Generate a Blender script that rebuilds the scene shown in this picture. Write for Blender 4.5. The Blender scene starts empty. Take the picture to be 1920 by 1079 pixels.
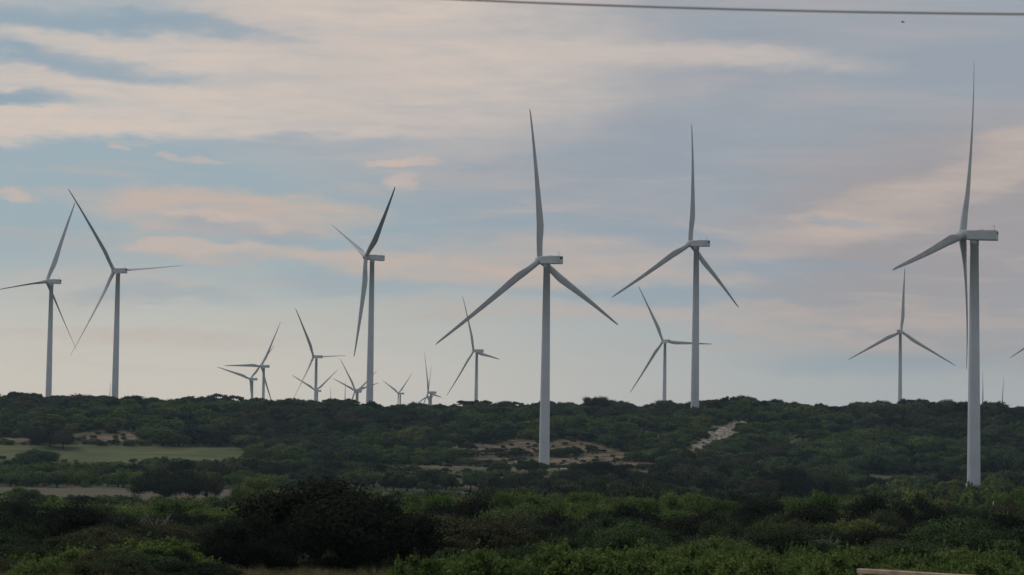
import bpy, math, random
import numpy as np
from mathutils import Matrix, Vector

random.seed(7)
rng = np.random.default_rng(7)
sc = bpy.context.scene
col = sc.collection
RAD = math.radians

# ------------------------------------------------------------------ camera
FPX = 4400.0                                   # focal length in photograph pixels
PITCH = math.atan((800 - 539.5) / FPX)
ROLL = RAD(0.85)
_f = np.array([0, math.cos(PITCH), math.sin(PITCH)])
_r0 = np.array([1.0, 0, 0])
_u0 = np.cross(_r0, _f)
_r = _r0 * math.cos(ROLL) + _u0 * math.sin(ROLL)
_u = _u0 * math.cos(ROLL) - _r0 * math.sin(ROLL)
cam_d = bpy.data.cameras.new('camera')
cam = bpy.data.objects.new('camera', cam_d)
col.objects.link(cam)
cam_d.sensor_width = 36.0
cam_d.lens = FPX / 1920 * 36.0
cam_d.clip_start = 0.5
cam_d.clip_end = 60000
cam_d.dof.use_dof = True
cam_d.dof.focus_distance = 900
cam_d.dof.aperture_fstop = 3.5
cam.matrix_world = Matrix(((_r[0], _u[0], -_f[0], 0), (_r[1], _u[1], -_f[1], 0), (_r[2], _u[2], -_f[2], 0), (0, 0, 0, 1)))
sc.camera = cam


def at(px, py, D):
    """world point seen at a photograph pixel, D metres ahead"""
    v = _f + _r * (px - 960) / FPX - _u * (py - 539.5) / FPX
    return v * D / v[1]


def px_of(x, y):                               # photograph column of a ground point
    return 960 + FPX * x / y


def hor(px):                                   # photograph row of eye level at a column
    return 800 + (px - 960) * math.tan(ROLL)


# ------------------------------------------------------------------ view, world, sun
sc.render.engine = 'CYCLES'
sc.cycles.use_denoising = True
sc.cycles.max_bounces = 6
sc.cycles.diffuse_bounces = 3
sc.cycles.transmission_bounces = 3
sc.cycles.volume_bounces = 0
sc.cycles.transparent_max_bounces = 8
sc.view_settings.view_transform = 'Standard'
sc.view_settings.look = 'None'
sc.view_settings.gamma = 1.0
sc.view_settings.exposure = 0.0
sc.view_settings.use_curve_mapping = False

SUN_AZ, SUN_EL = RAD(-48), RAD(38)
world = bpy.data.worlds.new('World')
sc.world = world
world.use_nodes = True
W = world.node_tree
W.nodes.clear()


def wn(kind, **kw):
    n = W.nodes.new(kind)
    for k, v in kw.items():
        setattr(n, k, v)
    return n


def wl(a, b):
    W.links.new(a, b)


def wmath(op, a, b=None, c=None, clamp=False):
    n = wn('ShaderNodeMath', operation=op, use_clamp=clamp)
    for i, v in enumerate((a, b, c)):
        if v is None:
            continue
        if isinstance(v, (int, float)):
            n.inputs[i].default_value = v
        else:
            wl(v, n.inputs[i])
    return n.outputs[0]


def wmix(fac, a, b):
    n = wn('ShaderNodeMix', data_type='RGBA')
    n.clamp_factor = True
    for s, v in ((n.inputs[0], fac), (n.inputs[6], a), (n.inputs[7], b)):
        if isinstance(v, tuple):
            s.default_value = (*v, 1)
        elif isinstance(v, (int, float)):
            s.default_value = v
        else:
            wl(v, s)
    return n.outputs[2]


def srgb(r, g, b):
    def f(c):
        c /= 255.0
        return c / 12.92 if c <= 0.04045 else ((c + 0.055) / 1.055) ** 2.4
    return (f(r), f(g), f(b))


tc = wn('ShaderNodeTexCoord')
sep = wn('ShaderNodeSeparateXYZ')
wl(tc.outputs['Generated'], sep.inputs[0])
az = wmath('DIVIDE', wmath('ARCTAN2', sep.outputs[0], sep.outputs[1]), RAD(1))
el = wmath('DIVIDE', wmath('ARCSINE', sep.outputs[2]), RAD(1))


def noise(scale_vec, scale, detail, rough, loc=(0, 0, 0), distortion=0.0):
    mp = wn('ShaderNodeMapping')
    mp.inputs['Scale'].default_value = scale_vec
    mp.inputs['Location'].default_value = loc
    wl(tc.outputs['Generated'], mp.inputs[0])
    n = wn('ShaderNodeTexNoise')
    n.inputs['Scale'].default_value = scale
    n.inputs['Detail'].default_value = detail
    n.inputs['Roughness'].default_value = rough
    n.inputs['Distortion'].default_value = distortion
    wl(mp.outputs[0], n.inputs['Vector'])
    return n


def remap(v, a, b, c=0.0, d=1.0):
    n = wn('ShaderNodeMapRange', interpolation_type='SMOOTHSTEP')
    wl(v, n.inputs[0])
    for i, q in enumerate((a, b, c, d)):
        n.inputs[1 + i].default_value = q
    return n.outputs[0]


n_warp = noise((1, 1, 3.2), 16, 4, 0.55)
n_warp2 = noise((1, 1, 3.0), 60, 4, 0.6, (3, 1, 2))
n_streak = noise((1, 1, 7.5), 7.0, 6, 0.6, (0.3, 0, 1.7), 0.3)
n_fine = noise((1, 1, 6), 34.0, 6, 0.62, (2, 5, 1))
n_wisp = noise((1, 1, 9), 13.0, 7, 0.62, (4.2, 0.4, 2.2), 0.5)
n_big = noise((1, 1, 3.5), 2.2, 5, 0.55, (7, 2, 3), 0.2)
# cloud coordinates: azimuth and elevation in degrees, warped
ws = wn('ShaderNodeSeparateColor')
wl(n_warp.outputs['Color'], ws.inputs[0])
ws2 = wn('ShaderNodeSeparateColor')
wl(n_warp2.outputs['Color'], ws2.inputs[0])


def warp(base, c1, a1, c2, a2):
    return wmath('ADD', wmath('ADD', base, wmath('MULTIPLY', wmath('SUBTRACT', c1, 0.5), a1)),
                 wmath('MULTIPLY', wmath('SUBTRACT', c2, 0.5), a2))


cmb = wn('ShaderNodeCombineXYZ')
wl(warp(az, ws.outputs[0], 4.2, ws2.outputs[0], 1.3), cmb.inputs[0])
wl(warp(el, ws.outputs[1], 1.1, ws2.outputs[1], 0.42), cmb.inputs[1])
CL = cmb.outputs[0]


def cloud(px, py, rx, ry, amp=1.0, rot=0.0, hard=1.0):
    """soft elongated cloud: centre and half sizes given as photograph pixels, turned into degrees of azimuth and elevation"""
    k = math.degrees(1 / FPX)
    mp = wn('ShaderNodeMapping', vector_type='TEXTURE')
    mp.inputs['Location'].default_value = ((px - 960) * k, (hor(px) - py) * k, 0)
    mp.inputs['Rotation'].default_value = (0, 0, RAD(rot))
    mp.inputs['Scale'].default_value = (rx * k, ry * k, 1)
    wl(CL, mp.inputs[0])
    g = wn('ShaderNodeTexGradient', gradient_type='SPHERICAL')
    wl(mp.outputs[0], g.inputs[0])
    return remap(g.outputs[1], 0.0, 1.0 / hard, 0.0, amp)


def group(items, extra=None):
    out = extra
    for it in items:
        m = cloud(*it)
        # screen: 1-(1-a)(1-b)
        out = m if out is None else wmath('SUBTRACT', wmath('ADD', out, m), wmath('MULTIPLY', out, m))
    return out


sky = wn('ShaderNodeTexSky', sky_type='NISHITA')
sky.sun_disc = False
sky.sun_elevation = SUN_EL
sky.sun_rotation = SUN_AZ
sky.altitude = 600
sky.air_density = 1.0
sky.dust_density = 1.5
sky.ozone_density = 1.5
SKY_STRENGTH = 0.1
# Nishita radiance is scaled by the Background strength; cloud colours are given as display radiance / strength
S = 1.0 / SKY_STRENGTH


def cc(r, g, b):
    return tuple(S * c for c in srgb(r, g, b))


front = remap(wmath('ABSOLUTE', az), 14, 30)                # the cloud sheets go on all round the sky
veil_gen = wmath('MULTIPLY', remap(n_big.outputs[0], 0.36, 0.62), 0.75)
cream_gen = wmath('MULTIPLY', remap(n_streak.outputs[0], 0.42, 0.70), 0.7)
above = remap(el, 10, 18)
gen = wmath('MAXIMUM', front, above)

c0 = wmix(0.87, sky.outputs[0], cc(150, 167, 175))           # thin high haze under the open sky
sunward = remap(az, 10, -9, 0.15, 1.0)                         # the low sky is warmer towards the sun
c0 = wmix(wmath('MULTIPLY', remap(el, 4.6, 0.7, 0.0, 1.0), sunward), c0, cc(226, 216, 197))
c0 = wmix(remap(el, 4.0, 0.2, 0.0, 0.35), c0, cc(196, 190, 186))
veil = group([(1400, 190, 1150, 420, 0.95, 0, 1.7), (950, 60, 800, 300, 0.85, 0, 1.5), (1500, 500, 900, 170, 0.4, 0, 1.3)],
             wmath('MULTIPLY', veil_gen, gen))
veil_col = wmix(remap(n_streak.outputs[0], 0.38, 0.66), cc(154, 161, 171), cc(171, 169, 173))
c1 = wmix(wmath('MULTIPLY', veil, remap(n_fine.outputs[0], 0.2, 0.7, 0.78, 1.0)), c0, veil_col)
mauve = group([(1780, 420, 560, 260, 0.75, 8, 1.4), (1850, 620, 620, 130, 0.55, 0, 1.3)])
c2 = wmix(mauve, c1, cc(163, 154, 154))
tan = group([(400, 400, 340, 66, 0.95, -2, 1.9), (600, 392, 130, 36, 0.45, 0, 1.7), (480, 482, 300, 30, 0.62, -2, 1.7),
             (820, 505, 380, 40, 0.75, -2, 1.7), (1080, 480, 330, 62, 0.60, 0, 1.5), (1230, 515, 300, 22, 0.55, -2, 1.5),
             (1390, 585, 420, 34, 0.55, -2, 1.5), (1500, 635, 330, 26, 0.5, -4, 1.5), (1150, 590, 260, 24, 0.45, 0, 1.4),
             (840, 580, 300, 30, 0.35, 0, 1.4),
             (1870, 310, 170, 70, 0.75, 14, 1.4), (1680, 395, 250, 75, 0.55, 16, 1.4), (1500, 455, 240, 50, 0.4, 10, 1.4), (1750, 600, 320, 40, 0.4, 0, 1.4)],
            wmath('MULTIPLY', cream_gen, gen))
c2 = wmix(wmath('MULTIPLY', wmath('MULTIPLY', remap(n_wisp.outputs[0], 0.48, 0.70), 0.5), wmath('MULTIPLY', remap(el, 8.0, 5.0), remap(el, 0.8, 2.6, 0.25, 1.0))), c2, cc(192, 180, 172))
tan_tex = wmath('MULTIPLY', remap(n_fine.outputs[0], 0.3, 0.62, 0.55, 1.0), remap(n_wisp.outputs[0], 0.32, 0.58, 0.66, 1.0))
c3 = wmix(wmath('MULTIPLY', wmath('MULTIPLY', tan, 1.25), tan_tex), c2, cc(197, 181, 170))
cream = group([(690, 120, 560, 250, 0.72, 0, 1.4), (250, 108, 420, 42, 0.85, -3, 1.6), (130, 165, 380, 42, 0.8, -3, 1.6),
               (130, 240, 420, 44, 1.0, 0, 1.8), (420, 205, 420, 70, 0.8, -2, 1.5), (680, 10, 520, 60, 0.75, 0, 1.5),
               (1330, 108, 430, 34, 0.55, -3, 1.4), (60, 20, 300, 50, 0.35, 0, 1.4), (950, 130, 480, 190, 0.5, 0, 1.1)])
c4 = wmix(wmath('MULTIPLY', cream, wmath('MULTIPLY', remap(n_fine.outputs[0], 0.25, 0.62, 0.7, 1.0), remap(n_wisp.outputs[0], 0.3, 0.55, 0.72, 1.05))), c3, cc(212, 198, 187))
holes = group([(400, 62, 270, 26, 0.62, -3, 1.4), (120, 128, 240, 34, 0.62, -4, 1.4), (50, 196, 150, 27, 0.6, 0, 1.4), (90, 55, 330, 36, 0.5, 0, 1.3),
               (1585, 427, 95, 17, 0.42, -4, 1.4), (1260, 450, 190, 24, 0.35, -5, 1.4), (1420, 505, 190, 26, 0.4, -5, 1.4), (1560, 500, 240, 16, 0.3, 0, 1.4), (1180, 545, 380, 26, 0.3, 0, 1.4),
               (300, 560, 260, 22, 0.3, 0, 1.4), (450, 440, 160, 24, 0.4, -3, 1.4), (620, 270, 300, 26, 0.4, 0, 1.3), (650, 540, 260, 30, 0.3, 0, 1.3), (1650, 690, 280, 30, 0.35, 0, 1.3)])
c5 = wmix(holes, c4, cc(139, 161, 177))
puffs = group([(150, 535, 300, 30, 0.35, 0, 1.3), (300, 630, 420, 22, 0.5, 0, 1.3), (560, 600, 200, 14, 0.35, 0, 1.3),
               (222, 286, 44, 11, 0.95, 0, 1.5), (372, 300, 56, 9, 0.55, 0, 1.4), (32, 369, 56, 15, 0.95, 0, 1.6), (765, 306, 66, 14, 0.95, 4, 1.5),
               (795, 345, 60, 26, 0.75, 0, 1.4), (448, 422, 64, 17, 0.85, -3, 1.5), (375, 411, 85, 11, 0.8, -2, 1.5), (350, 470, 150, 17, 0.75, 2, 1.5), (620, 487, 260, 17, 0.5, -2, 1.5)])
c6 = wmix(wmath('MULTIPLY', puffs, remap(n_warp2.outputs[0], 0.3, 0.6, 0.55, 1.0)), c5, cc(204, 186, 175))
bg = wn('ShaderNodeBackground')
wl(c6, bg.inputs[0])
bg.inputs[1].default_value = SKY_STRENGTH
wo = wn('ShaderNodeOutputWorld')
wl(bg.outputs[0], wo.inputs[0])
world.cycles.sampling_method = 'MANUAL'
world.cycles.sample_map_resolution = 512

sun_d = bpy.data.lights.new('sun', 'SUN')
sun_d.energy = 1.0
sun_d.angle = RAD(16)
sun_d.color = (1.0, 0.93, 0.84)
sun = bpy.data.objects.new('sun', sun_d)
col.objects.link(sun)
sd = Vector((math.sin(SUN_AZ) * math.cos(SUN_EL), math.cos(SUN_AZ) * math.cos(SUN_EL), math.sin(SUN_EL)))
sun.rotation_euler = (-sd).to_track_quat('-Z', 'Y').to_euler()


# ------------------------------------------------------------------ helpers
def tag(o, label=None, cat=None, group=None, kind=None):
    for k, v in (('label', label), ('category', cat), ('group', group), ('kind', kind)):
        if v:
            o[k] = v
    return o


def empty(name, loc=(0, 0, 0), rz=0.0):
    o = bpy.data.objects.new(name, None)
    col.objects.link(o)
    o.location = loc
    o.rotation_euler = (0, 0, rz)
    o.empty_display_size = 0.5
    return o


def link(name, me, parent=None, mat=None, loc=None):
    o = bpy.data.objects.new(name, me)
    col.objects.link(o)
    if mat is not None and not me.materials:
        me.materials.append(mat)
    if parent is not None:
        o.parent = parent
    if loc is not None:
        o.location = loc
    return o


def mesh_np(name, verts, faces, mats=(), smooth=False, midx=None):
    """mesh from numpy arrays: faces all of one size, or a list of arrays"""
    me = bpy.data.meshes.new(name)
    fl = faces if isinstance(faces, list) else [faces]
    fl = [np.asarray(q, dtype=np.int32) for q in fl if len(q)]
    me.vertices.add(len(verts))
    me.vertices.foreach_set('co', np.asarray(verts, dtype=np.float32).ravel())
    nl = sum(q.size for q in fl)
    nf = sum(len(q) for q in fl)
    me.loops.add(nl)
    me.loops.foreach_set('vertex_index', np.concatenate([q.ravel() for q in fl]))
    me.polygons.add(nf)
    sizes = np.concatenate([np.full(len(q), q.shape[1], dtype=np.int32) for q in fl])
    starts = np.concatenate([[0], np.cumsum(sizes)[:-1]]).astype(np.int32)
    me.polygons.foreach_set('loop_start', starts)
    me.polygons.foreach_set('loop_total', sizes)
    if smooth:
        me.polygons.foreach_set('use_smooth', np.ones(nf, dtype=bool))
    for m in mats:
        me.materials.append(m)
    if midx is not None:
        me.polygons.foreach_set('material_index', np.asarray(midx, dtype=np.int32))
    me.update()
    me.validate()
    return me


def tube_np(pts, rad, n=6, caps=True):
    """tube along points; returns verts, quads"""
    pts = np.asarray(pts, float)
    rad = np.asarray(rad, float)
    m = len(pts)
    tg = np.gradient(pts, axis=0)
    tg /= np.linalg.norm(tg, axis=1)[:, None] + 1e-9
    ref = np.array([0.31, 0.17, 0.94]) if abs(tg[0][2]) < 0.9 else np.array([1.0, 0.1, 0])
    a = np.cross(tg, ref)
    a /= np.linalg.norm(a, axis=1)[:, None] + 1e-9
    b = np.cross(tg, a)
    t = np.arange(n) * 2 * np.pi / n
    v = pts[:, None, :] + rad[:, None, None] * (np.cos(t)[None, :, None] * a[:, None, :] + np.sin(t)[None, :, None] * b[:, None, :])
    v = v.reshape(-1, 3)
    i = np.arange(m - 1)[:, None] * n
    j = np.arange(n)[None, :]
    k = (j + 1) % n
    q = np.stack([i + j, i + k, i + n + k, i + n + j], -1).reshape(-1, 4)
    return v, q


def box_np(c, s):
    c = np.asarray(c, float)
    s = np.asarray(s, float) / 2
    v = np.array([[x, y, z] for z in (-1, 1) for y in (-1, 1) for x in (-1, 1)]) * s + c
    q = np.array([[0, 2, 3, 1], [4, 5, 7, 6], [0, 1, 5, 4], [2, 6, 7, 3], [0, 4, 6, 2], [1, 3, 7, 5]])
    return v, q


def join_np(parts):
    vs, qs, o = [], [], 0
    for v, q in parts:
        vs.append(v)
        qs.append(np.asarray(q) + o)
        o += len(v)
    return np.concatenate(vs), np.concatenate(qs)


def bevel_box(name, size, bev, seg, mat, taper=None):
    import bmesh
    bm = bmesh.new()
    v, q = box_np((0, 0, 0), size)
    bv = [bm.verts.new(p) for p in v]
    for f in q:
        bm.faces.new([bv[i] for i in f])
    if taper:
        for b in bm.verts:
            taper(b)
    bmesh.ops.bevel(bm, geom=list(bm.edges), offset=bev, segments=seg, profile=0.5, affect='EDGES')
    bmesh.ops.recalc_face_normals(bm, faces=list(bm.faces))
    me = bpy.data.meshes.new(name)
    bm.to_mesh(me)
    bm.free()
    if mat:
        me.materials.append(mat)
    return me


# smooth value noise in numpy (world coordinates)
_tab = rng.random((256, 256))


def vnoise(x, y, s, seed=0):
    x = np.asarray(x, float) / s + seed * 17.31
    y = np.asarray(y, float) / s + seed * 9.77
    xi = np.floor(x).astype(int)
    yi = np.floor(y).astype(int)
    fx = x - xi
    fy = y - yi
    fx = fx * fx * (3 - 2 * fx)
    fy = fy * fy * (3 - 2 * fy)
    g = lambda i, j: _tab[i % 256, j % 256]
    return (g(xi, yi) * (1 - fx) + g(xi + 1, yi) * fx) * (1 - fy) + (g(xi, yi + 1) * (1 - fx) + g(xi + 1, yi + 1) * fx) * fy


def fbm(x, y, s, seed=0, o=4):
    r, a, t = 0, 1.0, 0
    for k in range(o):
        r = r + a * vnoise(x, y, s / 2 ** k, seed + k)
        t += a
        a *= 0.55
    return r / t


# ------------------------------------------------------------------ materials
def new_mat(name):
    m = bpy.data.materials.new(name)
    m.use_nodes = True
    nt = m.node_tree
    bsdf = nt.nodes['Principled BSDF']
    bsdf.inputs['Specular IOR Level'].default_value = 0.25
    return m, nt, bsdf


def mat_noise(name, c1, c2, scale, rough=0.6, detail=4, spec=0.25, bump=0.0, lo=0.35, hi=0.65):
    m, nt, b = new_mat(name)
    t = nt.nodes.new('ShaderNodeTexCoord')
    n = nt.nodes.new('ShaderNodeTexNoise')
    n.inputs['Scale'].default_value = scale
    n.inputs['Detail'].default_value = detail
    nt.links.new(t.outputs['Object'], n.inputs['Vector'])
    r = nt.nodes.new('ShaderNodeValToRGB')
    r.color_ramp.elements[0].position = lo
    r.color_ramp.elements[1].position = hi
    r.color_ramp.elements[0].color = (*c1, 1)
    r.color_ramp.elements[1].color = (*c2, 1)
    nt.links.new(n.outputs['Fac'], r.inputs[0])
    nt.links.new(r.outputs[0], b.inputs['Base Color'])
    b.inputs['Roughness'].default_value = rough
    b.inputs['Specular IOR Level'].default_value = spec
    if bump:
        bp = nt.nodes.new('ShaderNodeBump')
        bp.inputs['Strength'].default_value = bump
        nt.links.new(n.outputs['Fac'], bp.inputs['Height'])
        nt.links.new(bp.outputs[0], b.inputs['Normal'])
    return m


def mat_leaf(name, c_dark, c_light, c_odd, trans=0.25):
    """leaf colour varies from plant to plant and from leaf to leaf"""
    m = bpy.data.materials.new(name)
    m.use_nodes = True
    nt = m.node_tree
    nt.nodes.clear()
    out = nt.nodes.new('ShaderNodeOutputMaterial')
    oi = nt.nodes.new('ShaderNodeObjectInfo')
    ge = nt.nodes.new('ShaderNodeNewGeometry')
    r1 = nt.nodes.new('ShaderNodeValToRGB')
    e = r1.color_ramp.elements
    e[0].color = (*c_dark, 1)
    e[1].color = (*c_odd, 1)
    e[1].position = 1.0
    x = e.new(0.72)
    x.color = (*c_light, 1)
    nt.links.new(oi.outputs['Random'], r1.inputs[0])
    hv = nt.nodes.new('ShaderNodeMapRange')
    hv.inputs[3].default_value = 0.55
    hv.inputs[4].default_value = 1.5
    nt.links.new(ge.outputs['Random Per Island'], hv.inputs[0])
    mul = nt.nodes.new('ShaderNodeVectorMath')
    mul.operation = 'SCALE'
    nt.links.new(r1.outputs[0], mul.inputs[0])
    nt.links.new(hv.outputs[0], mul.inputs['Scale'])
    d = nt.nodes.new('ShaderNodeBsdfDiffuse')
    t = nt.nodes.new('ShaderNodeBsdfTranslucent')
    nt.links.new(mul.outputs[0], d.inputs[0])
    nt.links.new(mul.outputs[0], t.inputs[0])
    mx = nt.nodes.new('ShaderNodeMixShader')
    mx.inputs[0].default_value = trans
    nt.links.new(d.outputs[0], mx.inputs[1])
    nt.links.new(t.outputs[0], mx.inputs[2])
    nt.links.new(mx.outputs[0], out.inputs[0])
    return m


M_tower = mat_noise('tower_paint', (0.49, 0.515, 0.555), (0.56, 0.585, 0.625), 0.12, 0.42, 5, 0.35)
M_blade = mat_noise('blade_gelcoat', (0.42, 0.43, 0.45), (0.49, 0.50, 0.52), 0.15, 0.45, 4, 0.3)
M_nac = mat_noise('nacelle_panels', (0.48, 0.50, 0.51), (0.56, 0.57, 0.58), 0.3, 0.5, 4, 0.3)
M_dark = mat_noise('vent_black', (0.015, 0.015, 0.016), (0.03, 0.03, 0.032), 3, 0.7)
M_bark = mat_noise('oak_bark', (0.035, 0.028, 0.022), (0.085, 0.07, 0.056), 6, 0.9, 5, 0.1, 0.4)
M_bark_pale = mat_noise('mesquite_bark', (0.07, 0.06, 0.05), (0.17, 0.15, 0.13), 6, 0.9, 5, 0.1, 0.4)
M_oak = mat_leaf('oak_leaves', (0.024, 0.031, 0.022), (0.064, 0.078, 0.041), (0.088, 0.078, 0.048))
M_live = mat_leaf('live_oak_leaves', (0.019, 0.023, 0.016), (0.027, 0.030, 0.021), (0.034, 0.034, 0.024))
M_jun = mat_leaf('juniper_leaves', (0.034, 0.054, 0.030), (0.080, 0.118, 0.052), (0.105, 0.140, 0.055))
M_mesq = mat_leaf('mesquite_leaves', (0.085, 0.128, 0.038), (0.130, 0.178, 0.052), (0.170, 0.176, 0.068), 0.35)
M_straw = mat_leaf('straw', (0.13, 0.115, 0.06), (0.20, 0.17, 0.10), (0.15, 0.15, 0.07), 0.3)
M_snag = mat_noise('grey_deadwood', (0.16, 0.15, 0.14), (0.32, 0.30, 0.28), 5, 0.9, 5, 0.1, 0.3)
M_tan = mat_noise('tan_painted_timber', (0.42, 0.30, 0.21), (0.66, 0.50, 0.38), 5, 0.7, 6, 0.2, 0.2)
M_cable = mat_noise('cable_sheath', (0.30, 0.30, 0.31), (0.38, 0.38, 0.39), 2, 0.6)
M_pole = mat_noise('weathered_pole', (0.09, 0.07, 0.055), (0.16, 0.13, 0.10), 3, 0.9, 5, 0.1, 0.3)
M_white = mat_noise('white_enamel', (0.70, 0.71, 0.70), (0.80, 0.80, 0.79), 1.5, 0.45)
M_rock = mat_noise('limestone', (0.27, 0.235, 0.185), (0.50, 0.45, 0.375), 0.8, 0.9, 6, 0.1, 0.4)
M_feather = mat_noise('dark_feathers', (0.01, 0.01, 0.01), (0.03, 0.03, 0.03), 8, 0.8)

# ------------------------------------------------------------------ ground
PR = np.array([(-3000, -4), (-300, -2.0), (-30, -1.7), (0, -1.72), (8, -1.9), (20, -2.7), (40, -3.9), (70, -5.2), (100, -6.6), (150, -9), (200, -11.2), (300, -15), (400, -18), (500, -20),
               (600, -21.3), (700, -21.6), (769, -21.1), (850, -20), (920, -18.7), (960, -17.8), (990, -16.8), (1030, -14.3), (1080, -9), (1140, -0.5),
               (1200, 7.0), (1260, 9.6), (1400, 10.6), (1700, 11), (2300, 5), (2600, -10), (3000, -28), (4000, -31), (6000, -30), (40000, -30)])


def height(x, y):
    x = np.asarray(x, float)
    y = np.asarray(y, float)
    # the ridge wanders: spurs and hollows shift the slope back and forth
    w = np.clip((y - 1035) / 90, 0, 1) * np.clip((1500 - y) / 200, 0, 1)
    sh = (fbm(x, y * 0.5, 210, 3, 3) - 0.5) * 90 * w
    k = np.exp(-((x - 25) / 70) ** 2 - ((y - 1020) / 90) ** 2)
    sh = sh * (1 - k)
    z = np.interp(y + sh, PR[:, 0], PR[:, 1])
    amp = np.interp(y, [0, 60, 200, 900, 1200, 2000, 6000], [0.05, 0.3, 1.2, 1.6, 3.0, 3.0, 6.0])
    z = z + (fbm(x, y, 120, 11, 4) - 0.5) * amp
    # level pads under the two near turbines
    for px_, py_, pz_ in ((11.4, 956.8, -17.7), (150.0, 766.0, -20.9)):
        g = np.exp(-(((x - px_) ** 2 + (y - py_) ** 2) / 26 ** 2))
        z = z * (1 - g) + pz_ * g
    for cx_, am in ((-270, 1.0), (-60, -0.8), (35, 2.2), (72, -2.4), (125, 1.8), (185, -0.8), (222, 2.4)):
        z = z + am * np.exp(-((x - cx_) / 22) ** 2) * np.clip((y - 1150) / 60, 0, 1) * np.clip((1500 - y) / 100, 0, 1)
    z = z - 2.6 * np.clip((70 - x) / 60, 0, 1) * np.clip((y - 1130) / 90, 0, 1) * np.clip((1750 - y) / 200, 0, 1)
    # crest a little lower between the left-hand turbines and the middle ones
    z = z - 1.6 * np.exp(-((x - 60) / 60) ** 2 - ((y - 1290) / 130) ** 2)
    return z


def axis(lo, hi, step, far, grow, neg=True):
    a = list(np.arange(lo, hi + step, step))
    s, v = step, hi
    while v < far:
        s *= grow
        v += s
        a.append(v)
    if neg:
        s, v = step, lo
        b = []
        while v > -far:
            s *= grow
            v -= s
            b.append(v)
        a = b[::-1] + a
    return np.array(a)


gx = axis(-400, 400, 3.2, 30000, 1.17)
gy = axis(0, 1420, 3.0, 38000, 1.15, neg=False)
gyb = []
s_, v_ = 3.0, 0.0
while v_ > -3000:
    s_ *= 1.25
    v_ -= s_
    gyb.append(v_)
gy = np.concatenate([np.array(gyb[::-1]), gy])
GX, GY = np.meshgrid(gx, gy)
GZ = height(GX, GY)


def ell(x, y, cx, cy, rx, ry, rot=0.0):
    c, s = math.cos(rot), math.sin(rot)
    dx, dy = x - cx, y - cy
    return np.sqrt(((dx * c + dy * s) / rx) ** 2 + ((-dx * s + dy * c) / ry) ** 2)


def soft(d, a=0.85, b=1.1):
    t = np.clip((b - d) / (b - a), 0, 1)
    return t * t * (3 - 2 * t)


def X(px, D):
    return (px - 960) / FPX * D


def masks(x, y):
    """bare ground: field (mown green-tan grass), soil (tan dirt), scar (white limestone)"""
    px = 960 + FPX * x / np.maximum(y, 1)
    wob = (fbm(x, y, 40, 5, 3) - 0.5)
    wob2 = (fbm(x, y, 12, 6, 3) - 0.5)
    yy = y + wob * 22
    pp = px + wob * 60
    # meadow at the hill foot and the ploughed strip in the valley, both on the left
    field = np.clip((yy - 970) / 6, 0, 1) * np.clip((1055 - yy) / 6, 0, 1) * np.clip((482 - pp) / 20, 0, 1) * (px > -900)
    field2 = np.clip((yy - 628) / 6, 0, 1) * np.clip((742 - yy) / 6, 0, 1) * np.clip((650 - pp) / 20, 0, 1) * (px > -900)
    d = ell(x, y, X(222, 1085), 1083, 26, 20) + wob2 * 0.5
    soil = soft(d)
    patch = np.clip((fbm(x, y, 16, 91, 3) - 0.36) / 0.14, 0, 1)
    soil = np.maximum(soil, soft(ell(x, y, X(30, 1070), 1070, 12, 9) + wob2 * 0.5))
    # worked ground round the middle turbine and the slope cut behind it
    for (p_, D_, rx, ry) in ((865, 1068, 9, 14), (935, 1075, 13, 26), (985, 1082, 14, 22), (1060, 1070, 20, 32), (1110, 1050, 18, 30), (1010, 1020, 34, 20), (1080, 1010, 34, 17),
                             (1165, 1005, 16, 15), (1000, 965, 24, 16), (1120, 965, 22, 14), (1190, 950, 9, 15), (800, 978, 28, 8), (890, 975, 25, 8), (700, 978, 22, 4)):
        soil = np.maximum(soil, soft(ell(x, y, X(p_, D_), D_, rx, ry) + wob2 * 0.55))
    for (p_, D_, rx, ry) in ((1630, 868, 9, 14), (1618, 900, 6, 18), (1400, 905, 9, 5), (1330, 908, 10, 4), (1230, 1120, 9, 14), (1495, 1110, 8, 10)):
        soil = np.maximum(soil, soft(ell(x, y, X(p_, D_), D_, rx, ry) + wob2 * 0.4))
    soil = soil * np.maximum(patch, np.clip((1040 - y) / 15, 0, 1))
    scar = np.zeros_like(x)
    for (p_, D_, rx, ry) in ((1297, 1046, 6.0, 6), (1309, 1060, 5.5, 9), (1320, 1076, 4.0, 12), (1332, 1096, 4.2, 14), (1346, 1116, 5.0, 15), (1361, 1132, 6.0, 15), (1345, 1140, 3.0, 8), (1377, 1150, 3.4, 12), (1390, 1164, 4, 9)):
        scar = np.maximum(scar, soft(ell(x, y, X(p_, D_), D_, rx, ry) + wob2 * 0.5))
    near = soft(ell(x, y, X(735, 90), 90, 1.6, 9, 0) + wob2 * 0.3)
    return field, field2, soil, scar, near


FI, F2, SO, SR, NE = masks(GX, GY)
ny, nx = GX.shape
gv = np.stack([GX, GY, GZ], -1).reshape(-1, 3)
ii = np.arange(ny - 1)[:, None] * nx + np.arange(nx - 1)[None, :]
gq = np.stack([ii, ii + 1, ii + nx + 1, ii + nx], -1).reshape(-1, 4)
g_me = mesh_np('ground', gv, gq, smooth=True)
for nm, arr in (('field', FI), ('field2', F2), ('soil', np.maximum(SO, NE)), ('scar', SR)):
    a = g_me.attributes.new(nm, 'FLOAT', 'POINT')
    a.data.foreach_set('value', arr.astype(np.float32).ravel())
M_ground, nt, b = new_mat('dry_grassland')
b.inputs['Roughness'].default_value = 0.95
b.inputs['Specular IOR Level'].default_value = 0.05
geo = nt.nodes.new('ShaderNodeNewGeometry')


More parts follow.
